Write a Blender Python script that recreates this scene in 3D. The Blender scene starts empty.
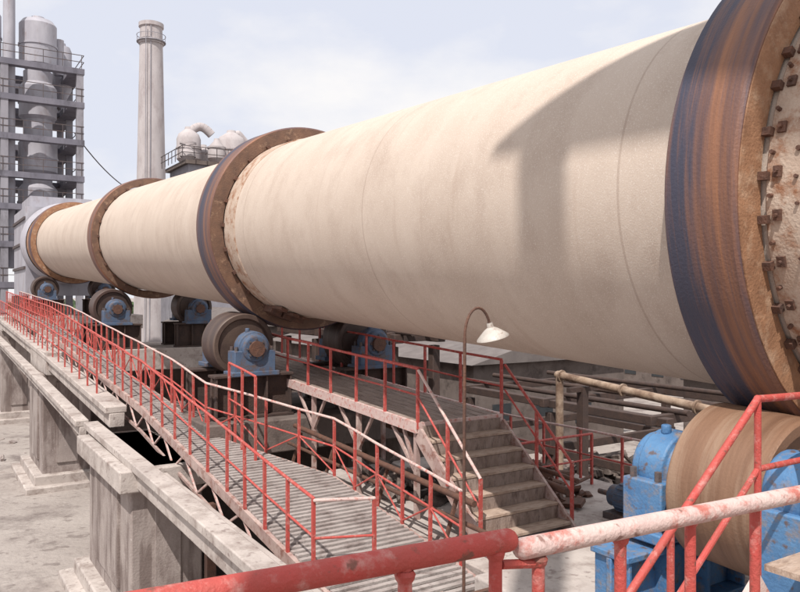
import bpy, bmesh, math, random
from mathutils import Vector, Matrix, noise as mnoise
random.seed(7)
C = bpy.context.scene
V = Vector

# ------------------------------------------------------------------ materials
def nd(nt, t, **k):
    n = nt.nodes.new(t)
    for a, b in k.items(): setattr(n, a, b)
    return n

def mat(name, c1, c2, scale=2.0, rough=.85, bump=.25, stretch=(1,1,1), c3=None, c3s=.6, c3lo=.52, c3hi=.68,
        metal=0.0, fine=40.0, speck=None, seams=None, bdist=.02, streak=None):
    m = bpy.data.materials.new(name); m.use_nodes = True
    nt = m.node_tree; L = nt.links
    bs = nt.nodes['Principled BSDF']
    bs.inputs['Roughness'].default_value = rough
    bs.inputs['Metallic'].default_value = metal
    tc = nd(nt, 'ShaderNodeTexCoord')
    mp = nd(nt, 'ShaderNodeMapping'); mp.inputs['Scale'].default_value = stretch
    L.new(tc.outputs['Object'], mp.inputs['Vector'])
    n1 = nd(nt, 'ShaderNodeTexNoise'); n1.inputs['Scale'].default_value = scale
    n1.inputs['Detail'].default_value = 6; n1.inputs['Roughness'].default_value = .62
    L.new(mp.outputs[0], n1.inputs['Vector'])
    r = nd(nt, 'ShaderNodeValToRGB')
    r.color_ramp.elements[0].position = .32; r.color_ramp.elements[0].color = (*c1, 1)
    r.color_ramp.elements[1].position = .68; r.color_ramp.elements[1].color = (*c2, 1)
    L.new(n1.outputs['Fac'], r.inputs['Fac'])
    col = r.outputs['Color']
    def mix(colA, fac, c):
        mx = nd(nt, 'ShaderNodeMix', data_type='RGBA')
        L.new(fac, mx.inputs[0]); L.new(colA, mx.inputs[6]); mx.inputs[7].default_value = (*c, 1)
        return mx.outputs[2]
    if c3:
        n2 = nd(nt, 'ShaderNodeTexNoise'); n2.inputs['Scale'].default_value = scale*c3s
        n2.inputs['Detail'].default_value = 7; n2.inputs['Roughness'].default_value = .7
        mp2 = nd(nt, 'ShaderNodeMapping'); mp2.inputs['Scale'].default_value = stretch
        mp2.inputs['Location'].default_value = (13.1, 7.7, 3.3)
        L.new(tc.outputs['Object'], mp2.inputs['Vector']); L.new(mp2.outputs[0], n2.inputs['Vector'])
        mr = nd(nt, 'ShaderNodeMapRange'); mr.inputs[1].default_value = c3lo; mr.inputs[2].default_value = c3hi
        L.new(n2.outputs['Fac'], mr.inputs[0])
        col = mix(col, mr.outputs[0], c3)
    for sp in ([speck] if speck else [])+([streak] if streak else []):
        n3 = nd(nt, 'ShaderNodeTexNoise'); n3.inputs['Scale'].default_value = sp[1]
        n3.inputs['Detail'].default_value = 4
        if len(sp)>4:
            m4 = nd(nt, 'ShaderNodeMapping'); m4.inputs['Scale'].default_value = sp[4]
            L.new(tc.outputs['Object'], m4.inputs['Vector']); L.new(m4.outputs[0], n3.inputs['Vector'])
        else: L.new(tc.outputs['Object'], n3.inputs['Vector'])
        mr = nd(nt, 'ShaderNodeMapRange'); mr.inputs[1].default_value = sp[2]; mr.inputs[2].default_value = sp[2]+.08
        mr.inputs[4].default_value = sp[3]
        L.new(n3.outputs['Fac'], mr.inputs[0]); col = mix(col, mr.outputs[0], sp[0])
    nf = nd(nt, 'ShaderNodeTexNoise'); nf.inputs['Scale'].default_value = fine; nf.inputs['Detail'].default_value = 4
    L.new(tc.outputs['Object'], nf.inputs['Vector'])
    hgt = nf.outputs['Fac']
    if seams:
        sx = nd(nt, 'ShaderNodeSeparateXYZ'); L.new(tc.outputs['Object'], sx.inputs[0])
        md = nd(nt, 'ShaderNodeMath', operation='PINGPONG'); L.new(sx.outputs['Y'], md.inputs[0]); md.inputs[1].default_value = seams[0]
        lt = nd(nt, 'ShaderNodeMath', operation='LESS_THAN'); L.new(md.outputs[0], lt.inputs[0]); lt.inputs[1].default_value = seams[1]
        ml = nd(nt, 'ShaderNodeMath', operation='MULTIPLY'); L.new(lt.outputs[0], ml.inputs[0]); ml.inputs[1].default_value = .35
        col = mix(col, ml.outputs[0], seams[2])
        ad = nd(nt, 'ShaderNodeMath', operation='ADD'); L.new(hgt, ad.inputs[0]); L.new(lt.outputs[0], ad.inputs[1]); hgt = ad.outputs[0]
    L.new(col, bs.inputs['Base Color'])
    ad2 = nd(nt, 'ShaderNodeMath', operation='ADD'); L.new(hgt, ad2.inputs[0]); L.new(n1.outputs['Fac'], ad2.inputs[1])
    bp = nd(nt, 'ShaderNodeBump'); bp.inputs['Strength'].default_value = bump; bp.inputs['Distance'].default_value = bdist
    L.new(ad2.outputs[0], bp.inputs['Height']); L.new(bp.outputs[0], bs.inputs['Normal'])
    return m

M = {}
M['shell'] = mat('kiln_shell_dusty_steel', (.475,.385,.32), (.545,.455,.385), .7, .85, .22, (1,1.6,1), (.39,.30,.245), 1.4, .50, .85,
                 fine=60, speck=((.63,.56,.50), 70, .56, .65), seams=(2.45,.014,(.26,.18,.14)), streak=((.37,.27,.21), 1.0, .62, .22, (.5,5,.5)), bdist=.012)
M['rust_shell'] = mat('kiln_rusty_shell', (.42,.31,.24), (.54,.44,.36), 3, .85, .4, (1,1,1), (.28,.13,.07), 1.5, .48, .64, fine=45)
M['tyre'] = mat('tyre_rust', (.32,.145,.075), (.14,.07,.055), 1.0, .62, .25, (.35,9,.35), (.055,.055,.085), .35, .43, .60, metal=.15)
M['tyre_side'] = mat('tyre_side_rust', (.38,.20,.11), (.22,.11,.06), 4, .7, .4, (1,1,1), (.45,.30,.20), 1.2, .5, .7)
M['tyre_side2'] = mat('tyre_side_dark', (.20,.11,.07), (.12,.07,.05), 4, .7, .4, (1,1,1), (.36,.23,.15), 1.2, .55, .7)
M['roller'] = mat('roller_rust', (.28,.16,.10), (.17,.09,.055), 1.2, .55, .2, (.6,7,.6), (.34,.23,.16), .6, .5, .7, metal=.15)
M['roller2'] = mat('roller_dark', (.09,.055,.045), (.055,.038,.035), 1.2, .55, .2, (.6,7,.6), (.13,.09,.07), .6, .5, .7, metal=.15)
M['darkrust'] = mat('dark_rusty_iron', (.15,.07,.045), (.08,.045,.035), 9, .75, .5)
M['shaderust'] = mat('shade_dark_iron', (.075,.045,.035), (.045,.03,.027), 5, .8, .5)  # darker copy of the rusty iron: under-kiln shade put into the colour
M['red'] = mat('red_paint_worn', (.48,.065,.055), (.39,.075,.06), 7, .65, .3, (1,1,1), (.55,.28,.25), 2.0, .52, .74, fine=90, speck=((.16,.07,.05), 22, .62, .85))
M['pink'] = mat('faded_pink_paint', (.54,.38,.355), (.61,.49,.45), 9, .65, .3, (1,1,1), (.46,.15,.12), 1.3, .52, .66, fine=90, speck=((.20,.10,.08), 24, .63, .85))
M['steelpink'] = mat('dusty_channel_steel', (.36,.24,.22), (.50,.39,.35), 4, .7, .3, (1,1,1), (.22,.09,.065), 1.5, .50, .66, fine=70)
M['concrete'] = mat('old_concrete', (.26,.215,.20), (.39,.335,.31), 1.4, .92, .5, (1,1,.5), (.15,.11,.10), 1.3, .48, .70, fine=25, speck=((.52,.47,.44), 18, .64, .5), streak=((.12,.085,.075), 1.6, .52, .65, (2,2,.25)))
M['concrete2'] = mat('pale_concrete', (.38,.33,.305), (.51,.455,.42), 1.1, .92, .45, (1,1,1), (.22,.17,.15), 1.5, .48, .70, fine=25, speck=((.18,.13,.12), 9, .60, .6))
M['darkconc'] = mat('shade_grime_concrete', (.11,.085,.075), (.18,.145,.13), 1.1, .92, .45, (1,1,1), (.06,.045,.04), 1.5, .50, .70, fine=25)  # base darkened to paint in shade around the kiln, plus random dark stains
M['grate'] = mat('walkway_grating', (.30,.26,.245), (.42,.375,.355), 2.5, .85, .4, (1,1,1), (.17,.13,.12), 1.4, .5, .7)
M['plank'] = mat('platform_planks', (.22,.16,.13), (.34,.27,.235), 3, .85, .4, (3,.6,1), (.12,.08,.065), 1.4, .5, .7)
M['tread'] = mat('tread_wood', (.35,.25,.19), (.48,.38,.31), 5, .85, .4, (.7,3,1), (.20,.13,.10), 1.4, .5, .7)
M['blue'] = mat('blue_paint', (.05,.14,.30), (.10,.23,.42), 3, .55, .3, (1,1,1), (.24,.20,.18), 2.2, .50, .68, speck=((.13,.08,.06), 10, .60, .85))
M['bluegrey'] = mat('dusty_blue_grey', (.055,.09,.16), (.09,.13,.20), 3, .7, .3, (1,1,1), (.11,.08,.075), 2.0, .48, .64)
M['darksteel'] = mat('dark_steel', (.06,.05,.055), (.11,.09,.09), 5, .7, .3, (1,1,1), (.17,.09,.06), 1.6, .52, .68)
M['grey'] = mat('grey_steel', (.31,.30,.34), (.43,.42,.46), 1.2, .6, .2, (1,1,.35), (.26,.21,.21), 1.6, .55, .75)
M['tower'] = mat('tower_concrete_hazed', (.14,.135,.165), (.21,.20,.235), .8, .9, .3, (1,1,.4), (.09,.085,.10), 1.4, .5, .7)  # tower colours: distance haze mixed in, so paler and bluish
M['towercol'] = mat('tower_columns', (.24,.23,.26), (.33,.32,.35), .8, .9, .3, (1,1,.4), (.16,.15,.165), 1.4, .5, .7)
M['brick'] = mat('chimney_concrete', (.40,.36,.36), (.49,.45,.45), .9, .9, .3, (1,1,.4), (.33,.28,.28), 1.4, .5, .72)
M['ground'] = mat('dusty_ground', (.28,.24,.22), (.41,.365,.335), .18, .95, .6, (1,1,1), (.16,.13,.12), 2.6, .50, .68, fine=6, speck=((.15,.12,.11), 2.4, .58, .6), bdist=.08)
M['debris'] = mat('debris_rubble', (.14,.10,.085), (.32,.265,.235), .9, .9, .5, (1,1,1), (.06,.045,.04), 2.2, .40, .56)
M['pipe'] = mat('ochre_pipe', (.30,.21,.145), (.40,.31,.24), 2, .7, .3, (1,1,1), (.15,.09,.06), 1.4, .44, .64)
M['lamp'] = mat('lamp_enamel', (.40,.36,.32), (.54,.50,.46), 6, .45, .2, (1,1,1), (.22,.14,.10), 1.5, .55, .7)
M['roof'] = mat('corrugated_roof', (.12,.10,.095), (.18,.155,.145), 1.5, .8, .3)
M['leaf'] = mat('foliage', (.04,.07,.03), (.08,.12,.05), .5, .9, .5)
M['glass'] = mat('window_dark', (.03,.035,.04), (.05,.055,.06), 3, .3, .05)

# ------------------------------------------------------------------ builder
class B:
    def __init__(s): s.v=[]; s.f=[]
    def add(s, vs, fs):
        o=len(s.v); s.v += [tuple(p) for p in vs]; s.f += [tuple(i+o for i in f) for f in fs]
    def box(s,x0,x1,y0,y1,z0,z1):
        s.add([(x0,y0,z0),(x1,y0,z0),(x1,y1,z0),(x0,y1,z0),(x0,y0,z1),(x1,y0,z1),(x1,y1,z1),(x0,y1,z1)],
              [(0,3,2,1),(4,5,6,7),(0,1,5,4),(1,2,6,5),(2,3,7,6),(3,0,4,7)])
    def cube(s, c, size, M3=None):
        c=V(c); M3 = M3 or Matrix.Identity(3)
        a,b,d=[q/2 for q in size]
        s.add([c+M3@V(p) for p in [(-a,-b,-d),(a,-b,-d),(a,b,-d),(-a,b,-d),(-a,-b,d),(a,-b,d),(a,b,d),(-a,b,d)]],
              [(0,3,2,1),(4,5,6,7),(0,1,5,4),(1,2,6,5),(2,3,7,6),(3,0,4,7)])
    def beam(s,p,q,w,h):
        p=V(p);q=V(q);d=(q-p); l=d.length
        if l<1e-6: return
        d.normalize(); up=V((0,0,1)) if abs(d.z)<.95 else V((0,1,0))
        x=d.cross(up).normalized(); z=x.cross(d).normalized()
        M3=Matrix((x,d,z)).transposed()
        s.cube((p+q)/2,(w,l,h),M3)
    def pipe(s,p,q,r,n=10,r2=None):
        p=V(p);q=V(q);d=(q-p)
        if d.length<1e-6: return
        d.normalize(); r2=r if r2 is None else r2
        a=d.orthogonal().normalized(); b=d.cross(a)
        vs=[]
        for i in range(n):
            t=2*math.pi*i/n; o=a*math.cos(t)+b*math.sin(t); vs.append(p+o*r); vs.append(q+o*r2)
        fs=[(2*i,2*((i+1)%n),2*((i+1)%n)+1,2*i+1) for i in range(n)]
        fs.append(tuple(2*i for i in range(n))[::-1]); fs.append(tuple(2*i+1 for i in range(n)))
        s.add(vs,fs)
    def tube(s,pts,r,n=10):
        for a,b in zip(pts[:-1],pts[1:]): s.pipe(a,b,r,n)
        for p in pts[1:-1]: s.ball(p,r*1.0,8,5)
    def ball(s,c,r,n=12,m=8,sq=(1,1,1),jit=0):
        c=V(c); vs=[]
        for j in range(m+1):
            ph=math.pi*j/m
            for i in range(n):
                t=2*math.pi*i/n
                k=r*(1+random.uniform(-jit,jit))
                vs.append(c+V((k*sq[0]*math.sin(ph)*math.cos(t),k*sq[1]*math.sin(ph)*math.sin(t),k*sq[2]*math.cos(ph))))
        fs=[(j*n+i,(j+1)*n+i,(j+1)*n+(i+1)%n,j*n+(i+1)%n) for j in range(m) for i in range(n)]
        s.add(vs,fs)
    def lathe(s,O,d,prof,n=48,closed=False):
        O=V(O);d=V(d).normalized()
        a=V((1,0,0)) if abs(d.x)<.9 else V((0,1,0))
        a=(a-d*a.dot(d)).normalized(); b=d.cross(a)
        vs=[];k=len(prof)
        for (t,r) in prof:
            for i in range(n):
                w=2*math.pi*i/n; vs.append(O+d*t+(a*math.cos(w)+b*math.sin(w))*r)
        fs=[]
        rg = range(k) if closed else range(k-1)
        for j in rg:
            j2=(j+1)%k
            for i in range(n):
                fs.append((j*n+i,j*n+(i+1)%n,j2*n+(i+1)%n,j2*n+i))
        s.add(vs,fs)
    def obj(s,name,m,parent=None,bevel=0):
        me=bpy.data.meshes.new(name); me.from_pydata(s.v,[],s.f)
        bm=bmesh.new(); bm.from_mesh(me)
        bmesh.ops.remove_doubles(bm,verts=bm.verts,dist=1e-6)
        bmesh.ops.recalc_face_normals(bm,faces=bm.faces)
        for f in bm.faces: f.smooth=True
        for e in bm.edges:
            if len(e.link_faces)!=2 or e.calc_face_angle(0)>.6: e.smooth=False
        bm.to_mesh(me); bm.free()
        me.materials.append(m)
        o=bpy.data.objects.new(name,me); C.collection.objects.link(o)
        if parent: o.parent=parent
        if bevel:
            md=o.modifiers.new('bev','BEVEL'); md.width=bevel; md.segments=2; md.limit_method='ANGLE'
        return o
def E(name):
    o=bpy.data.objects.new(name,None); C.collection.objects.link(o); o.empty_display_size=.3; return o

# ------------------------------------------------------------------ geometry constants
SL=.049
GZ=-6.8
AX=7.63
AO=V((AX,0,.77)); AD=V((0,1,SL)).normalized()
def axz(y): return .77+SL*y

# ------------------------------------------------------------------ ground
g=B(); S=2500
xs=[-S,-600,-200]+[-60+3*i for i in range(61)]+[250,700,S]
ys=[-S,-500,-120]+[-30+3*i for i in range(61)]+[260,700,S]
vs=[];fs=[]
for j,y in enumerate(ys):
    for i,x in enumerate(xs):
        z=GZ+ (.12*mnoise.noise(V((x*.15,y*.15,0))) if abs(x)<150 and -60<y<170 else 0)
        vs.append((x,y,z))
W=len(xs)
for j in range(len(ys)-1):
    for i in range(W-1): fs.append((j*W+i,j*W+i+1,(j+1)*W+i+1,(j+1)*W+i))
g.add(vs,fs); g.obj('ground',M['ground'])

# ------------------------------------------------------------------ kiln
K=E('rotary_kiln')
b=B(); prof=[(-14,2.0)]
for t in range(-13,50): prof.append((t,2.0))
b.lathe(AO,AD,prof,128); b.obj('shell',M['shell'],K)
def ring(s0,s1,r0,r1,name,m,bev=.03):
    b=B(); b.lathe(AO,AD,[(s0,r0),(s0,r1-bev),(s0+bev,r1),(s1-bev,r1),(s1,r1-bev),(s1,r0)],128,True)
    return b.obj(name,m,K)
tyres=[(3.45,4.12),(15.85,16.72),(29.2,29.9),(46.4,47.2)]
for i,(a,c) in enumerate(tyres):
    ring(a,c,2.02,2.35 if i!=2 else 2.3,'tyre_%d'%(i+1),M['tyre'])
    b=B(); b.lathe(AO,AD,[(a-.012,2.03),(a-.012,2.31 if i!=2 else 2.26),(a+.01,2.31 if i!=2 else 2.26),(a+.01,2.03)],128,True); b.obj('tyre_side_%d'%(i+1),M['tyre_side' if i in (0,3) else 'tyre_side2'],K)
u0=V((1,0,0)); v0=AD.cross(u0)
def radial(s,ang,r):
    n=u0*math.cos(ang)+v0*math.sin(ang)
    M3=Matrix((u0*-math.sin(ang)+v0*math.cos(ang),AD,n)).transposed()
    return AO+AD*s+n*r, M3, n
ring(1.7,3.40,1.99,2.025,'band_1',M['rust_shell'],.01)
ring(15.2,15.80,1.99,2.02,'band_2',M['rust_shell'],.01)
ring(48.2,49.3,1.9,2.2,'feed_seal',M['tyre_side'],.03)
ring(47.2,48.2,1.9,2.08,'band_3',M['rust_shell'],.01)
b=B()
for ti,(a,c) in enumerate(tyres[:3]):
    n=36 if ti==0 else 24
    for i in range(n):
        an=2*math.pi*i/n
        if ti==0:
            an+=random.uniform(-.012,.012)
            p,m3,nn=radial(a-.05,an,2.055); b.cube(p,(.065,.07,.06),m3)
            p,m3,nn=radial(a-.15,an+.015,2.035); b.cube(p,(.085,.065,.03),m3)
            p,m3,nn=radial(a-.15,an+.015,2.045); b.pipe(p,p+nn*.035,.016,6)
            p,m3,nn=radial(a-.10,an+.09,2.02); b.pipe(p,p+nn*.045,.018,6)
        else:
            p,m3,nn=radial(a-.06,an,2.05); b.cube(p,(.08,.08,.07),m3)
    if ti==0:
        for k,ss in enumerate((.30,.44,.62,.80,.98,1.20)):
            n2=60
            for i in range(n2):
                if random.random()<.15: continue
                p,m3,nn=radial(a-ss+random.uniform(-.012,.012),2*math.pi*(i+.5*(k%2)+random.uniform(-.1,.1))/n2,2.015)
                b.pipe(p,p+nn*.035,random.uniform(.014,.022),6)
                if k in (1,4): b.cube(p+nn*.012,(.06,.045,.02),m3)
b.obj('retaining_blocks',M['darkrust'],K)
ring(2.36,2.40,2.0,2.10,'splice_flange',M['tyre_side'],.01)
b=B()
for an in (1.9,2.05,1.78):
    p,m3,nn=radial(15.5,an,2.10); b.cube(p,(.26,.45,.14),m3)
    p,m3,nn=radial(15.1,an+.03,2.05); b.cube(p,(.16,.6,.06),m3)
b.obj('wear_plates',M['darkrust'],K)

H=E('kiln_feed_housing')
b=B()
z=axz(50)
b.lathe(AO+AD*49.2,AD,[(0,2.25),(0.3,2.45),(1.0,2.45)],48); b.box(5.5,10.1,50.2,56.5,z-3.2,z+2.2)
b.box(5.9,9.5,51.5,55.8,z+2.2,z+3.0)
b.obj('smoke_chamber',M['grey'],H)
b=B()
for x in (5.5,10.1):
    for yy in (50.4,53.3,56.3): b.box(x-.15,x+.15,yy-.15,yy+.15,GZ,z-3.2)
for zz in (z-1.5,z,z+1.5): b.box(5.4,5.5,50.2,56.5,zz-.08,zz+.08)
b.obj('frame',M['darksteel'],H)

# ------------------------------------------------------------------ roller stations
RR=.70
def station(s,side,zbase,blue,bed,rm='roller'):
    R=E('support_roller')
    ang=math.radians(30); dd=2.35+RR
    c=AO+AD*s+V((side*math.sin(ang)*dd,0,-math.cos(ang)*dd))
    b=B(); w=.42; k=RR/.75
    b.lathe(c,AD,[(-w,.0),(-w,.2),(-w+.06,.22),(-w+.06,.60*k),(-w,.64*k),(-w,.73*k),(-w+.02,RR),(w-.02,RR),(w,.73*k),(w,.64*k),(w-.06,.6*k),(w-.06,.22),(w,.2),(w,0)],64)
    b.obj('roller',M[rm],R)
    b=B(); b.pipe(c-AD*1.2,c+AD*1.2,.17,24); b.obj('shaft',M['darkrust'],R)
    b=B(); bb=B()
    for sg in (-1,1):
        q=c+AD*sg*.86
        b.lathe(q-AD*.27,AD,[(0,0),(0,.26),(.03,.30),(.12,.30),(.14,.36),(.40,.36),(.42,.30),(.51,.30),(.54,.26),(.54,0)],32)
        b.box(q.x-.46,q.x+.46,q.y-.22,q.y+.22,q.z-.52,q.z-.06)
        b.box(q.x-.54,q.x+.54,q.y-.27,q.y+.27,q.z-.60,q.z-.50)
        for xx in (-.40,.40):
            for yy in (-.14,.14):
                bb.pipe((q.x+xx,q.y+yy,q.z-.07),(q.x+xx,q.y+yy,q.z+.03),.035,6)
        for k in range(8):
            t=k*math.pi/4; e=q+AD*sg*.27+V((math.cos(t)*.2,0,math.sin(t)*.2)); bb.pipe(e,e+AD*sg*.035,.022,6)
        b.pipe((q.x-.1,q.y,q.z+.33),(q.x-.1,q.y,q.z+.42),.05,10)
    if s<5 and side<0:
        x,y,z=5.52,3.02,c.z+.22
        b.lathe((x,y-.2,z),(0,1,0),[(0,0),(0,.27),(.04,.31),(.36,.31),(.40,.27),(.40,0)],28)
        b.box(x-.36,x+.36,y-.24,y+.24,c.z-.60,z-.08); b.box(x-.42,x+.42,y-.30,y+.30,zbase+.01,c.z-.58)
        b.pipe((x,y,z+.28),(x,y,z+.42),.05,12)
        for xx in (-.3,.3): bb.pipe((x+xx,y-.24,z-.2),(x+xx,y-.29,z-.2),.03,6); bb.pipe((x+xx,y-.24,z-.45),(x+xx,y-.29,z-.45),.03,6)
    b.obj('bearing_housings',M[blue],R,.015); bb.obj('bolts',M['darksteel'],R)
    b=B()
    zt=c.z-.60
    for yy in (-.86,.86):
        b.box(c.x-.9,c.x+.9,c.y+yy-.22,c.y+yy+.22,zt-.06,zt-.002)
        b.box(c.x-.9,c.x+.9,c.y+yy-.03,c.y+yy+.03,zbase+.06,zt-.06)
        b.box(c.x-.9,c.x+.9,c.y+yy-.22,c.y+yy+.22,zbase+.002,zbase+.06)
        for k in range(4):
            x=c.x-.84+k*.56; b.box(x-.02,x+.02,c.y+yy-.2,c.y+yy+.2,zbase+.06,zt-.06)
    b.obj('bedplate',M[bed],R,.01)
cap0=-2.95; cap1=-2.62; cap2=-1.95; cap3=-1.1
station(3.78,-1,cap0,'blue','blue'); station(3.78,1,cap0,'bluegrey','shaderust')
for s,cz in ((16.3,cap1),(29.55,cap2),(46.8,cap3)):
    station(s,-1,cz,'bluegrey','shaderust','roller2'); station(s,1,cz,'bluegrey','shaderust','roller2')

# ------------------------------------------------------------------ piers
def pier(y0,y1,zt,legs,x0=3.3,x1=11.0,capy=(0,0),caph=.8,cm='concrete2'):
    P=E('concrete_pier')
    b=B(); b.box(x0,x1,y0-.15+capy[0],y1+.15+capy[1],zt-caph,zt); b.obj('cap',M[cm],P,.03)
    b=B()
    for (a,c) in legs: b.box(a,c,y0,y1,GZ+.3,zt-caph)
    b.obj('legs',M['concrete'],P,.04)
    b=B()
    for (a,c) in legs:
        b.box(a+.45,c-.45,y0-.06,y0+.02,GZ+.9,zt-caph-.3)
        b.box(a-.06,a+.02,y0+.9,y1-.9,GZ+.9,zt-caph-.3)
    b.obj('panels',M['concrete'],P,.01)
    b=B()
    for (a,c) in legs:
        b.box(a-.30,c+.30,y0-.30,y1+.30,GZ+.1,GZ+.55); b.box(a-.6,c+.6,y0-.6,y1+.6,GZ-.3,GZ+.22)
    b.obj('footing',M['concrete2'],P,.04)
pier(1.9,6.1,cap0,[(5.2,6.8),(9.6,11.2)],4.95,11.6)
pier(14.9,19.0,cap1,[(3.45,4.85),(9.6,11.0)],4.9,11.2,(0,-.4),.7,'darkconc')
pier(28.9,32.5,cap2,[(3.7,5.3),(9.6,11.0)],3.75,11.2,(-.4,0))
pier(45.5,49,cap3,[(3.8,5.5),(9.6,11.0)],3.8,11.2)
b=B(); b.box(3.2,4.88,14.7,19.2,-3.75,-3.32+.0); b.obj('pier_head_slab',M['concrete2'],None,.03)
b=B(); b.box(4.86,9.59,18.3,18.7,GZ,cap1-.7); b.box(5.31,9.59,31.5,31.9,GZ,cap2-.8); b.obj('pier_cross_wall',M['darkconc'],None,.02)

def stepped(name,pts,x0,w,h):
    Eb=E(name); b=B()
    for (ya,za),(yb,zb) in zip(pts[:-1],pts[1:]):
        for (xa,xb,dz0,dz1) in ((x0,x0+w,0,-.16),(x0+.10,x0+w-.05,-.16,-h),):
            b.add([(xa,ya,za+dz1),(xb,ya,za+dz1),(xb,ya,za+dz0),(xa,ya,za+dz0),(xa,yb,zb+dz1),(xb,yb,zb+dz1),(xb,yb,zb+dz0),(xa,yb,zb+dz0)],
                  [(0,1,2,3),(4,7,6,5),(0,4,5,1),(1,5,6,2),(2,6,7,3),(3,7,4,0)])
    b.obj('beam',M['concrete2'],Eb,.02)
    return Eb
stepped('concrete_edge_beam',[(3.0,-3.42),(19.6,-3.08)],3.42,.34,.5)
stepped('concrete_edge_beam',[(3.0,-3.60),(14.6,-3.40)],3.80,.26,.35)
stepped('concrete_edge_beam',[(18.6,-2.62),(30.5,-1.95),(49,-1.1)],3.72,.50,.5)
stepped('concrete_edge_beam',[(20.0,-3.1),(30.5,-2.6),(47,-1.9)],3.30,.32,.4)

# ------------------------------------------------------------------ railings
def railing(path,h=1.0,sp=.95,rp=.022,rr=.024,mids=(.5,),name='safety_railing',top='pink',mid='red',zig=False,first=True):
    R=E(name); bp_=B(); bt=B(); bmid=B()
    for p,q in zip(path[:-1],path[1:]):
        p=V(p);q=V(q); n=max(1,round((q-p).length/sp))
        pr=None
        for i in range(n+1):
            a=p.lerp(q,i/n); sag=V((random.uniform(-.015,.015),0,random.uniform(-.014,.006))) if 0<i<n else V((0,0,0))
            cur=a+sag
            if pr is not None:
                bt.pipe(pr+V((0,0,h)),cur+V((0,0,h)),rr,10)
                for mm in mids: bmid.pipe(pr+V((0,0,h*mm)),cur+V((0,0,h*mm)),rr*.75,8)
            bt.ball(cur+V((0,0,h)),rr,8,6)
            if i>0 or (p==V(path[0]) and first):
                bp_.beam(a+V((0,0,-.12)),cur+V((0,0,h-.01)),rp*2,rp*2)
            pr=cur
        if zig:
            for i in range(n):
                a=p.lerp(q,i/n); c=p.lerp(q,(i+1)/n)
                bmid.pipe(a+V((0,0,h*.5 if i%2 else .02)),c+V((0,0,.02 if i%2 else h*.5)),rr*.6,6)
    bp_.obj('posts',M['red'],R); bt.obj('top_rail',M[top],R); bmid.obj('mid_rail',M[mid],R)
    return R

KY=[(7.6,-3.78),(8.8,-3.62),(17.7,-2.48),(31.4,-1.42),(49,-.72)]
def dz(y):
    for (a,za),(c,zc) in zip(KY[:-1],KY[1:]):
        if a<=y<=c: return za+(zc-za)*(y-a)/(c-a)
    return KY[0][1] if y<KY[0][0] else KY[-1][1]
def xB(y):
    if y<12: return 6.3
    if y<15.2: return 6.3-(y-12)/3.2*1.3
    return 5.0
XA=4.32
Wk=E('steel_walkway')
b=B(); y=7.7
while y<48.5:
    st=.13 if y<22 else .3
    b.cube(((XA+xB(y))/2+random.uniform(-.01,.01),y,dz(y)-.02+random.uniform(-.004,.004)),(xB(y)-XA-.06,st-(.045 if y<22 else .06),.035),Matrix.Rotation(random.uniform(-.006,.006),3,'Z'))
    y+=st
b.obj('slats',M['grate'],Wk)
b=B(); bz=B()
for f in (lambda y:XA, lambda y:xB(y)):
    yy=[7.6,8.8,12,15.2,17.7,24,31.4,40,48.6]
    for a,c in zip(yy[:-1],yy[1:]):
        b.beam((f(a),a,dz(a)-.12),(f(c),c,dz(c)-.12),.07,.18)
        b.beam((f(a),a,dz(a)-.62),(f(c),c,dz(c)-.62),.05,.06)
    y=7.6;k=0
    while y<48:
        y2=min(y+.75,48.6)
        bz.beam((f(y),y,dz(y)-(.15 if k%2 else .62)),(f(y2),y2,dz(y2)-(.62 if k%2 else .15)),.035,.035)
        y=y2;k+=1
b.obj('stringers',M['steelpink'],Wk); bz.obj('truss_diagonals',M['pink'],Wk)
b=B(); y=7.6
while y<48:
    b.beam((XA,y,dz(y)-.14),(xB(y),y,dz(y)-.14),.05,.1); y+=1.5
b.obj('cross_members',M['darkrust'],Wk)
ya=[8.78,12,15,17.7,24,31.4,40,48.5]
railing([(XA,y,dz(y)) for y in ya],1.0,.92,top='red')
railing([(xB(y)+.02,y,dz(y)) for y in (8.25,12,15.2,17.7,24,31.4,40,48.5)],1.0,.8,zig=True)
railing([(XA,8.74,dz(8.78)),(XA+.75,8.5,dz(8.6))],.98,.75,first=False)
railing([(3.9,20.5,-2.52),(3.9,30.5,-1.93),(3.9,48,-1.12)],.9,1.2,top='red')

b=B()
for y in (10,13):
    for x in (XA+.05,6.25): b.beam((x,y,GZ),(x,y,dz(y)-.6),.16,.16)
    b.beam((XA+.05,y,-4.6),(6.25,y,-5.8),.08,.08)
b.obj('walkway_trestle',M['darkrust'])

# ------------------------------------------------------------------ upper platform with stairs
PX0,PX1,PY0,PY1=6.95,8.75,10.25,21.0
def pz(y): return -2.08+SL*(y-PY0)
P=E('steel_platform')
b=B(); x=PX0+.1
while x<PX1:
    b.beam((x,PY0,pz(PY0)-.03),(x,PY1,pz(PY1)-.03),.19,.04); x+=.215
b.obj('planks',M['plank'],P)
b=B(); y=PY0+1.5
while y<PY1: b.beam((PX0,y,pz(y)-.12),(PX1,y,pz(y)-.12),.06,.12); y+=1.5
for x in (PX0,PX1): b.beam((x,PY0,pz(PY0)-.1),(x,PY1,pz(PY1)-.1),.07,.18)
b.beam((PX0,PY0,pz(PY0)-.1),(PX1,PY0,pz(PY0)-.1),.07,.18)
b.obj('edge_channels',M['pink'],P)
b=B()
for y in (10.35,12.3,14.2):
    for x in (PX0+.05,PX1-.05):
        b.beam((x,y,-3.9),(x,y,pz(y)-.15),.08,.08)
        b.beam((x,y,pz(y)-.9),(x,y+.75,pz(y)-.18),.05,.05)
        b.beam((x,y,pz(y)-.9),(x,y-.55 if y>11 else y+.4,pz(y)-.18),.05,.05)
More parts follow.
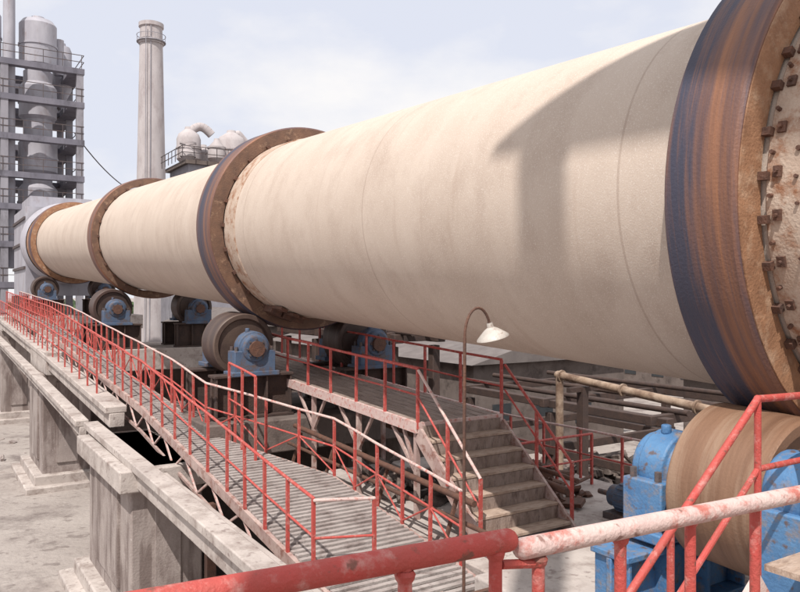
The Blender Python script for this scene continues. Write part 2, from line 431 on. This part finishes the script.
b.obj('legs',M['steelpink'],P)
railing([(PX0,PY0,pz(PY0)),(PX0,20.6,pz(20.6))],.88,1.05,top='red')
railing([(PX1,PY0,pz(PY0)),(PX1,PY1,pz(PY1)),],.95,1.15,top='red')
railing([(5.3,13.2,-2.95),(5.3,14.6,-2.8)],1.45,.7,top='red')
b=B()
b.pipe((6.75,8.5,-3.0),(6.75,14.6,-2.75),.05,12); b.pipe((6.6,7.0,-3.3),(6.6,14.6,-3.1),.035,10)
b.pipe((8.95,8.8,-3.2),(8.95,14.6,-2.9),.07,12); b.pipe((9.15,8.8,-3.05),(9.15,22,-2.5),.04,12)
for y in (9,11,13,14.5): b.beam((6.55,y,-3.8),(6.85,y,-2.9),.05,.05)
b.obj('service_pipes',M['darkrust'])

S_=E('steel_staircase'); nst=6; rise=.245; run=.28
bt=B(); br=B(); bs=B()
for i in range(nst):
    zt=pz(PY0)-.02-rise*(i+1); y1=PY0-.04-run*i; y0=y1-run-.03
    bt.box(PX0+.06,PX1-.06,y0,y1,zt-.045,zt)
    br.box(PX0+.08,PX1-.08,y1-.02,y1,zt+.003,zt+rise-.05)
bt.obj('treads',M['tread'],S_,.006); br.obj('risers',M['plank'],S_)
yb=PY0-run*nst; zb=pz(PY0)-rise*(nst+.3)
for x in (PX0+.02,PX1-.02):
    bs.beam((x,PY0,pz(PY0)-.2),(x,yb-.1,zb-.15),.05,.26)
bs.obj('stringers',M['steelpink'],S_)
for x in (PX0-.03,PX1+.03):
    R=E('stair_handrail'); b1=B(); b2=B()
    p=V((x,PY0-.06,pz(PY0)-.04)); q=V((x,yb,zb+.05))
    b1.pipe(p+V((0,0,.9)),q+V((0,0,.9)),.024,10); b2.pipe(p+V((0,0,.45)),q+V((0,0,.45)),.018,8)
    for t in (.5,1): a=p.lerp(q,t); b2.beam(a+V((0,0,-.1)),a+V((0,0,.9)),.045,.045)
    b1.obj('top_rail',M['pink' if x<8 else 'red'],R); b2.obj('posts',M['red'],R)

D=E('concrete_deck')
b=B(); b.box(6.45,11.6,6.12,14.3,-4.15,-3.72); b.box(4.75,6.45,6.12,7.5,-4.15,-3.74); b.obj('slab',M['concrete2'],D,.02)
b=B()
for x in (6.9,11.1):
    for y in (9.5,13.6): b.box(x-.25,x+.25,y-.25,y+.25,GZ,-4.15)
b.obj('columns',M['concrete'],D)
railing([(9.2,6.6,-3.72),(11.4,6.6,-3.72),(11.4,14.1,-3.72)],1.0,1.1,top='pink')
railing([(9.3,10.4,-3.72),(11.2,10.4,-3.72)],1.0,.9,top='red')

def motor(x,y,z,s=1.0,m='bluegrey'):
    Mo=E('drive_motor'); b=B()
    b.lathe((x,y-.45*s,z+.36*s),(0,1,0),[(0,0),(0,.22*s),(.05*s,.27*s),(.8*s,.27*s),(.85*s,.2*s),(1.0*s,.2*s),(1.0*s,0)],24)
    for k in range(16):
        t=2*math.pi*k/16; b.cube((x+.28*s*math.cos(t),y,z+.36*s+.28*s*math.sin(t)),(.02,.62*s,.02))
    b.box(x-.12*s,x+.12*s,y-.1*s,y+.15*s,z+.6*s,z+.74*s)
    b.obj('casing',M[m],Mo)
    b=B(); b.box(x-.35*s,x+.35*s,y-.5*s,y+.5*s,z,z+.12*s); b.pipe((x,y+.5*s,z+.36*s),(x,y+.9*s,z+.36*s),.05*s,10); b.obj('base',M['darksteel'],Mo)
motor(10.1,12.2,-3.72,1.2); motor(10.0,8.3,-3.72,.9)

# ------------------------------------------------------------------ foreground railing + camera platform
R=E('safety_railing')
b=B()
b.pipe((.30,1.52,-.607),(1.30,1.5,-.640),.030,20); b.ball((1.30,1.5,-.640),.030,16,8)
b.obj('rail_red',M['red'],R)
b=B()
b.pipe((1.355,1.5,-.672),(3.6,1.44,-.722),.029,20); b.ball((1.355,1.5,-.672),.029,16,8)
b.obj('rail_faded',M['pink'],R)
b=B()
for x in (.3,.98,1.26,1.41,1.735,2.06,2.41,2.9,3.5):
    b.pipe((x,1.5,-1.75),(x,1.5,-.64 if x<1.3 else -.69),.0175,12)
    b.lathe((x,1.5,-.665 if x<1.3 else -.71),(0,0,1),[(-.02,.0175),(-.012,.023),(0,.026),(.01,.02)],12)
b.pipe((.3,1.5,-1.17),(1.26,1.5,-1.17),.02,12); b.pipe((1.41,1.5,-1.2),(3.5,1.5,-1.2),.02,12)
b.pipe((1.28,1.5,-.70),(1.40,1.5,-.72),.013,8)
b.obj('posts',M['red'],R)
P=E('steel_platform'); b=B()
for i in range(26):
    x=-2.6+i*.24; b.box(x,x+.225,-4.5,1.56,-1.72,-1.68)
b.obj('planks',M['plank'],P)
b=B()
b.box(-2.65,3.7,1.57,1.63,-1.9,-1.66); b.box(-2.65,3.7,-4.56,-4.5,-1.9,-1.66)
for x in (-2.6,.4,3.6):
    for y in (-4.4,1.4): b.box(x-.08,x+.08,y-.08,y+.08,GZ,-1.73)
b.obj('frame',M['darkrust'],P)

G=E('shadow_caster_gantry'); zt=15.4  # unseen structure added behind the camera, outline shaped to shadow the shell
b=B()
poly=[(-1.39,.09),(.06,-1.44),(1.3,-4.9),(-1.9,-4.9),(-1.52,-2.49),(-1.49,-1.23)]
n=len(poly)
b.add([(x,y,zt) for x,y in poly]+[(x,y,zt+.18) for x,y in poly],
      [tuple(range(n))[::-1],tuple(range(n,2*n))]+[(i,(i+1)%n,(i+1)%n+n,i+n) for i in range(n)])
b.obj('caster_deck',M['darksteel'],G)
b=B(); b.pipe((-1.27,-.62,GZ),(-1.27,-.62,zt),.27,24); b.pipe((-1.2,-4.5,GZ),(-1.2,-4.5,zt),.2,20)
b.obj('columns',M['grey'],G)
b=B(); b.lathe((-.3,-3.4,zt+.18),(0,0,1),[(0,0),(0,1.1),(1.8,1.1),(2.1,.5),(2.15,0)],32); b.obj('caster_tank',M['grey'],G)

St=E('steel_staircase'); bt=B(); bs=B()
x0,z0=4.55,-1.72
n=7
for i in range(n):
    x=x0-.02-.25*i; bt.box(x-.26,x,2.14,2.76,z0-.2*(i+1)-.03,z0-.2*(i+1))
bt.box(4.57,5.1,1.9,2.78,z0-.04,z0)
bt.obj('treads',M['tread'],St)
for y in (2.12,2.78): bs.beam((x0,y,z0-.12),(x0-.25*n,y,z0-.12-.2*n),.04,.2)
bs.obj('stringers',M['pink'],St)
b=B(); R=E('stair_handrail')
for y in (2.8,):
    p=V((4.53,y,z0+1.06)); q=V((x0-.25*n,y,z0+1.06-.2*n))
    b.pipe(p,q,.024,12); b.pipe(p-V((0,0,.45)),q-V((0,0,.45)),.02,10)
    b.pipe(p,p+V((.75,0,-.02)),.024,12); b.ball(p,.026,10,8)
    b.pipe(p-V((0,0,.45)),p+V((.75,0,-.45)),.02,12)
    for t in (0,.5,1): a=p.lerp(q,t); b.pipe(a-V((0,0,1.2)),a,.022,10)
    b.pipe(p+V((.6,0,0)),p+V((.6,0,-1.1)),.022,10)
b.obj('rails',M['red'],R)

# ------------------------------------------------------------------ gooseneck lamp
L_=E('street_lamp'); b=B()
lx,ly=4.60,5.95
b.pipe((lx-.03,ly,GZ),(lx,ly,-.42),.017,12)
pts=[]
for i in range(13):
    t=math.pi-math.pi*.86*i/12; pts.append(V((lx+.17+.17*math.cos(t),ly,-.42+.30*math.sin(t)**1.0)))
b.tube(pts,.014,10); b.obj('pole',M['darkrust'],L_)
b=B(); e=pts[-1]; dn=V((.25,-.05,-.95)).normalized()
b.lathe(e+dn*-.02,dn,[(0,.03),(.05,.035),(.07,.07),(.11,.12),(.15,.165),(.165,.17),(.15,.15),(.11,.10),(.06,.02)],28)
b.obj('shade',M['lamp'],L_)
b=B(); b.ball(e+dn*.11,.04,14,10); b.obj('bulb',M['lamp'],L_)
b=B(); b.box(lx-.03,5.3,ly-.03,ly+.03,-3.05,-2.99); b.obj('bracket',M['darkrust'],L_)

# ------------------------------------------------------------------ preheater tower
T=E('preheater_tower')
X0,X1,Y0,Y1=1.2,10.2,60,69
lv=[-2.2,1.0,3.9,6.6,8.9,11.6,14.4,16.9]
b=B()
for z in lv:
    h=.42
    b.box(X0-.3,X1+.3,Y0-.3,Y0+.35,z-h,z); b.box(X0-.3,X1+.3,Y1-2.5,Y1+.3,z-h,z)
    b.box(X0-.3,X0+.8,Y0+.35,Y1-2.5,z-h,z); b.box(X1-.8,X1+.3,Y0+.35,Y1-2.5,z-h,z)
    b.box(X0+.8,X1-.8,Y0+4.2,Y0+5,z-h,z)
b.obj('floor_slabs',M['tower'],T)
b=B()
for x in (X0,X0+4,X1):
    for y in (Y0,Y0+4.6,Y1):
        zz=GZ
        for z in lv: b.box(x-.24,x+.24,y-.24,y+.24,zz,z-.42); zz=z
b.obj('columns',M['towercol'],T)
b=B()
for z in lv:
    for k in (.5,1.0):
        b.beam((X0-.25,Y0-.25,z+k),(X1+.25,Y0-.25,z+k),.045,.045); b.beam((X1+.25,Y0-.25,z+k),(X1+.25,Y1+.25,z+k),.045,.045); b.beam((X0-.25,Y0-.25,z+k),(X0-.25,Y1+.25,z+k),.045,.045)
    x=X0
    while x<X1+.3: b.beam((x,Y0-.25,z),(x,Y0-.25,z+1.0),.04,.04); x+=1.3
for i in range(6):
    z=lv[1+i]; z2=lv[2+i]; a,c=((X1-.5,X1-3.2) if i%2 else (X1-3.2,X1-.5))
    b.beam((a,Y0+4.1,z),(c,Y0+4.1,z2),.5,.08)
b.obj('guard_rails',M['darksteel'],T)
b=B()
def cyclone(cx,cy,zt,r,h,cone):
    b.lathe((cx,cy,zt),(0,0,-1),[(-.7,0),(-.65,r*.35),(-.4,r*.4),(-.35,r*.8),(0,r),(h,r),(h+cone,r*.3),(h+cone+.8,r*.28)],32)
    b.lathe((cx,cy,zt),(0,0,-1),[(h*.5,r),(h*.5,r*1.05),(h*.5+.12,r*1.05),(h*.5+.12,r)],32)
CX,CY=7.65,62.2
cyclone(CX,CY,20.3,1.3,3.0,.6); b.pipe((CX,CY,16.8),(CX,CY,6.5),1.0,28)
cyclone(CX,CY,15.6,1.3,2.2,.7); cyclone(CX,CY,11.4,1.35,2.1,.7); cyclone(CX,CY,8.0,1.35,1.9,1.0); cyclone(CX,CY,3.6,1.35,1.9,1.2)
cyclone(4.2,63.2,20.8,1.1,3.2,1.2); cyclone(3.6,62.4,12.8,1.2,2.6,1.5); cyclone(3.6,62.4,7.8,1.2,2.4,1.5); cyclone(9.6,64,19.2,.7,3,1)
b.pipe((5.6,60.9,2),(5.6,60.9,24.5),.40,20); b.pipe((9.15,62.5,16.9),(9.15,62.5,19.6),.35,20)
b.obj('cyclones',M['grey'],T)

# ------------------------------------------------------------------ chimney
Ch=E('chimney'); b=B()
cx,cy=21.0,81.6; H0=29.0-GZ
b.lathe((cx,cy,GZ),(0,0,1),[(0,1.9),(H0*.3,1.65),(H0*.6,1.42),(H0-2.2,1.18),(H0-2.2,1.30),(H0-1.8,1.30),(H0-1.8,1.17),(H0-.5,1.14),(H0-.4,1.28),(H0,1.28),(H0,.9),(H0-1,.9)],48)
b.obj('shaft',M['brick'],Ch)
b=B()
for z in (29-2.0,): 
    b.lathe((cx,cy,z),(0,0,1),[(0,1.2),(0,1.5),(.08,1.5),(.08,1.2)],32,True)
    b.lathe((cx,cy,z+.7),(0,0,1),[(0,1.46),(0,1.5),(.05,1.5),(.05,1.46)],32,True)
    for k in range(12): t=k*math.pi/6; b.beam((cx+1.47*math.cos(t),cy+1.47*math.sin(t),z),(cx+1.47*math.cos(t),cy+1.47*math.sin(t),z+.7),.04,.04)
for s in (-.25,.25): b.beam((cx+s-.9,cy-1.8,GZ),(cx+s-.6,cy-1.2,28.5),.06,.06)
b.obj('ladder_gallery',M['towercol'],Ch)
b=B(); p=V((10.2,62,12.5)); q=V((21,81.0,10.5)); pr=None
for i in range(17):
    t=i/16; a=p.lerp(q,t)-V((0,0,1.2*4*t*(1-t)))
    if pr: b.pipe(pr,a,.045,6)
    pr=a
b.obj('overhead_cable',M['darksteel'])

# ------------------------------------------------------------------ dust collector building
D=E('dust_collector_building'); b=B()
b.box(17,22.5,57,63,GZ,7.4); b.box(17.6,22.1,57.5,62.5,7.9,10.2); b.obj('walls',M['towercol'],D)
b=B(); b.box(16.7,22.8,56.7,63.3,7.4,7.75); b.box(17.3,22.4,57.2,62.8,10.2,10.5); b.obj('slabs',M['darkconc'],D)
b=B()
for z in (7.75,10.5):
    o=.3 if z<8 else 0.0
    for k in (.5,1.0):
        b.beam((17-o,57-o,z+k),(22.5,57-o,z+k),.05,.05); b.beam((17-o,57-o,z+k),(17-o,63,z+k),.05,.05)
    for i in range(7): b.beam((17-o+i*.9,57-o,z),(17-o+i*.9,57-o,z+1),.05,.05); b.beam((17-o,57-o+i*.95,z),(17-o,57-o+i*.95,z+1),.05,.05)
for i in range(4):
    b.box(17.7+i*1.2,18.5+i*1.2,57.46,57.49,8.4,9.6)
for i in range(3): b.box(17.56,17.59,58+i*1.5,59+i*1.5,8.4,9.6)
b.obj('railings_windows',M['darksteel'],D)
b=B()
for (x,y,r,zt_) in ((18.4,60,.95,13.4),(21.6,59,1.15,13.3),(20.1,61.5,.8,12.4),(17.7,57.9,.6,11.6),(20.2,58.5,.7,12.4)):
    b.lathe((x,y,10.5),(0,0,1),[(0,r*.5),(.5,r),(zt_-11.3,r),(zt_-10.9,r*.85),(zt_-10.5,r*.35),(zt_-10.3,r*.3),(zt_-10.3,0)],28)
    b.lathe((x,y,10.5),(0,0,1),[(1.3,r),(1.3,r*1.07),(1.42,r*1.07),(1.42,r)],28)
pt=[V((18.4+.22*i,60-.05*i,13.1+.6*math.sin(i/8*math.pi))) for i in range(9)]; b.tube(pt,.35,14)
b.pipe((22.9,59,12.6),(22.9,59,7.0),.3,14); b.tube([V((21.6,59,13.1)),V((22.2,59,13.3)),V((22.9,59,12.6))],.3,14)
b.obj('dust_vessels',M['brick'],D)

# ------------------------------------------------------------------ structures behind / under the kiln
b=B(); b.pipe((14,9.0,-2.45),(14,14.2,-2.05),.10,24)
for y in (10,12,14): b.lathe((14,y,-2.45+(y-9)*.077),(0,1,.077),[(0,.10),(0,.15),(.05,.15),(.05,.10)],24,True)
b.pipe((14,14.1,-2.05),(14,14.1,-4.5),.10,20); b.ball((14,14.15,-2.05),.11,16,10); b.pipe((14,9.05,-2.45),(14,9.05,-5.5),.10,20)
Pp=E('process_pipe'); b.obj('pipe',M['pipe'],Pp)
b=B()
for y in (9.5,13.3): b.beam((14,y,GZ),(14,y,-2.62+(y-9)*.077),.2,.2); b.beam((13.5,y,-2.66+(y-9)*.077),(14.5,y,-2.66+(y-9)*.077),.12,.12)
b.obj('trestles',M['shaderust'],Pp)
def frame(x0,x1,y0,y1,nx,ny,zt,name='concrete_frame',m='darkconc',levels=(1,),w=.2):
    F=E(name); b=B(); c=B()
    for i in range(nx+1):
        for j in range(ny+1):
            x=x0+(x1-x0)*i/nx; y=y0+(y1-y0)*j/ny; b.box(x-w,x+w,y-w,y+w,GZ-.1,zt-.4)
    for l in levels:
        z=GZ+(zt-GZ)*l
        for i in range(nx+1):
            x=x0+(x1-x0)*i/nx; c.box(x-w-.03,x+w+.03,y0-.4,y1+.4,z-w*2,z)
        for j in range(ny+1):
            y=y0+(y1-y0)*j/ny; c.box(x0-.4,x1+.4,y-w*.8,y+w*.8,z-w*1.8,z+.05)
    b.obj('columns',M[m],F,.02); c.obj('beams',M[m],F,.02)
frame(16.5,22,13,21,1,2,-3.2,name='pipe_rack',m='shaderust',levels=(1,.6),w=.12)
frame(12.6,14.2,20,28,1,3,-1.2,name='pipe_rack',m='shaderust',levels=(1,.6),w=.14)
b=B()
for i,(dx,dzz) in enumerate(((0,0),(.4,.05),(1.0,.1),(1.4,.0))):
    b.pipe((12.7+dx,19,-1.15+dzz),(12.7+dx,29,-1.0+dzz),.08+.05*(i%2),12)
for dx,dzz in ((0.5,0),(1.8,.1),(4.6,.05)): b.pipe((16.6+dx,12.5,-3.1+dzz),(16.6+dx,22,-3.1+dzz),.08,12)
b.obj('rack_pipes',M['shaderust'])
def shed(x0,x1,y0,y1,h,name='storage_shed',wm='concrete'):
    S2=E(name); b=B(); b.box(x0,x1,y0,y1,GZ-.1,GZ+h); b.obj('walls',M[wm],S2,.02)
    b=B(); xm=(x0+x1)/2; o=.4
    b.add([(x0-o,y0-o,GZ+h+.02),(xm,y0-o,GZ+h+1.2),(x1+o,y0-o,GZ+h+.02),(x0-o,y1+o,GZ+h+.02),(xm,y1+o,GZ+h+1.2),(x1+o,y1+o,GZ+h+.02)],
          [(0,1,2),(3,5,4),(0,3,4,1),(1,4,5,2),(0,2,5,3)]); b.obj('roof',M['roof'],S2)
    b=B(); y=y0+1
    while y<y1-1.2: b.box(x0-.03,x0-.005,y,y+1,GZ+1.1,GZ+2.3); y+=2.4
    x=x0+1
    while x<x1-1.2: b.box(x,x+1,y0-.03,y0-.005,GZ+1.1,GZ+2.3); x+=2.4
    b.obj('windows',M['glass'],S2)
shed(19,28,24,44,4.0,wm='darkconc'); shed(27,37,11,20,3.6,wm='darkconc'); shed(15.5,21,46,56,4.8,wm='darkconc')
shed(30,42,46,60,3.4,wm='darkconc'); shed(44,60,26,42,4.2,wm='darkconc'); shed(50,70,4,20,4.0,wm='darkconc'); shed(26,36,64,80,4.5,wm='darkconc'); shed(-30,-18,60,84,4.5); shed(-22,-8,100,130,6); shed(-50,-36,30,60,5)
shed(60,90,60,90,6); shed(-6,2,78,96,5)
def rubble(name,cx,cy,rx,ry,n,zb=GZ,mx=.9,m='debris',hp=.8):
    b=B()
    for i in range(n):
        t=random.uniform(0,6.28); q=math.sqrt(random.random()); x=cx+rx*q*math.cos(t); y=cy+ry*q*math.sin(t)
        s=random.uniform(.12,mx); hz=hp*(1-q)*random.uniform(.2,1)
        M3=Matrix.Rotation(random.uniform(0,6.28),3,'Z')@Matrix.Rotation(random.uniform(-.6,.6),3,'X')@Matrix.Rotation(random.uniform(-.5,.5),3,'Y')
        k=random.random()
        if k<.45: b.cube((x,y,zb+hz+s*.15),(s,s*random.uniform(.3,.9),s*random.uniform(.08,.5)),M3)
        elif k<.75:
            d=M3@V((0,1,0)); p=V((x,y,zb+hz+.15)); b.pipe(p-d*s*1.1,p+d*s*1.1,random.uniform(.02,.09),7)
        else: b.ball((x,y,zb+hz+s*.1),s*.4,8,5,(1,random.uniform(.7,1.2),.6),.18)
    b.obj(name,M[m])
rubble('debris_pile',14.5,13,3.0,6,260); rubble('debris_pile',19.5,16,4.5,6,460,mx=1.2,hp=1.6); rubble('debris_pile',23,10,5,4,300,mx=1.3,hp=1.2)
rubble('scrap_heap',16,23,3.4,5,300,mx=1.2,m='darkrust',hp=1.6); rubble('scrap_heap',12.6,16,1.3,4,160,mx=1.0,m='shaderust',hp=1.4); rubble('debris_pile',14,36,4,9,200,mx=1.3)
rubble('scrap_heap',9.9,11.4,1.2,2.0,90,-3.72,.5,'darkrust',.5); rubble('scrap_heap',7.9,12.2,.7,1.4,50,-3.72,.45,'debris',.3)
rubble('stones',1.5,36,3,8,40,mx=.35,hp=.03,m='concrete')
b=B(); b.box(-3.0,2.6,40,40.25,GZ-.1,GZ+.9); b.box(-3.0,-2.75,28,40,GZ-.1,GZ+.9); b.obj('low_wall',M['concrete2'],None,.02)
b=B(); b.box(-1.5,1.2,31.5,33.2,GZ-.1,GZ+.35); b.box(-1.2,.9,31.7,33.0,GZ+.35,GZ+.6); b.obj('concrete_plinth',M['concrete'],None,.02)
b=B()
for i in range(1200):
    a=random.uniform(-.75,2.6); d=random.uniform(260,300); x=d*math.sin(a); y=d*math.cos(a)
    hh=5+3*mnoise.noise(V((x*.03,y*.03,1)))
    z=GZ+random.uniform(.5,1)*hh; b.ball((x,y,z-random.uniform(0,hh*.6)),random.uniform(1.2,2.6),6,4,(1,1,.8),.3)
b.obj('distant_trees',M['leaf'])

# ------------------------------------------------------------------ lighting
sd=V((-.42,-.40,.815)).normalized()
el=math.asin(sd.z); az=math.atan2(sd.x,sd.y)
w=bpy.data.worlds.new('World'); C.world=w; w.use_nodes=True; nt=w.node_tree
bg=nt.nodes['Background']; sky=nd(nt,'ShaderNodeTexSky'); sky.sky_type='NISHITA'; sky.sun_disc=False
sky.sun_elevation=el; sky.sun_rotation=az%(2*math.pi); sky.dust_density=2.5; sky.air_density=1.0
tc=nd(nt,'ShaderNodeTexCoord'); mp=nd(nt,'ShaderNodeMapping'); mp.inputs['Scale'].default_value=(1,1,2.0); mp.inputs['Location'].default_value=(.55,.1,.2)
nt.links.new(tc.outputs['Generated'],mp.inputs[0])
no=nd(nt,'ShaderNodeTexNoise'); no.inputs['Scale'].default_value=1.9; no.inputs['Detail'].default_value=8; no.inputs['Roughness'].default_value=.55
nt.links.new(mp.outputs[0],no.inputs['Vector'])
hz=nd(nt,'ShaderNodeMix',data_type='RGBA'); hz.inputs[0].default_value=.9; nt.links.new(sky.outputs[0],hz.inputs[6]); hz.inputs[7].default_value=(8.2,8.5,9.6,1)
mr=nd(nt,'ShaderNodeMapRange'); mr.inputs[1].default_value=.38; mr.inputs[2].default_value=.53; mr.inputs[3].default_value=.0; mr.inputs[4].default_value=1.0
nt.links.new(no.outputs['Fac'],mr.inputs[0])
mx=nd(nt,'ShaderNodeMix',data_type='RGBA'); nt.links.new(mr.outputs[0],mx.inputs[0]); nt.links.new(hz.outputs[2],mx.inputs[6]); mx.inputs[7].default_value=(9.7,9.55,9.6,1)
nt.links.new(mx.outputs[2],bg.inputs['Color']); bg.inputs['Strength'].default_value=.1
sl=bpy.data.lights.new('sun','SUN'); sl.energy=4.7; sl.angle=math.radians(.6); sl.color=(1,.945,.885)
so=bpy.data.objects.new('sun',sl); C.collection.objects.link(so); so.rotation_euler=sd.to_track_quat('Z','Y').to_euler(); so.location=(0,0,30)

# ------------------------------------------------------------------ camera
th=math.atan(483/750)
cd=bpy.data.cameras.new('camera'); cd.lens=33.75; cd.sensor_width=36; cd.clip_end=6000; cd.clip_start=.05
co=bpy.data.objects.new('camera',cd); C.collection.objects.link(co); co.location=(0,0,0); co.rotation_euler=(math.radians(90),0,-th)
C.camera=co
C.view_settings.view_transform='Standard'; C.view_settings.look='None'; C.view_settings.exposure=0
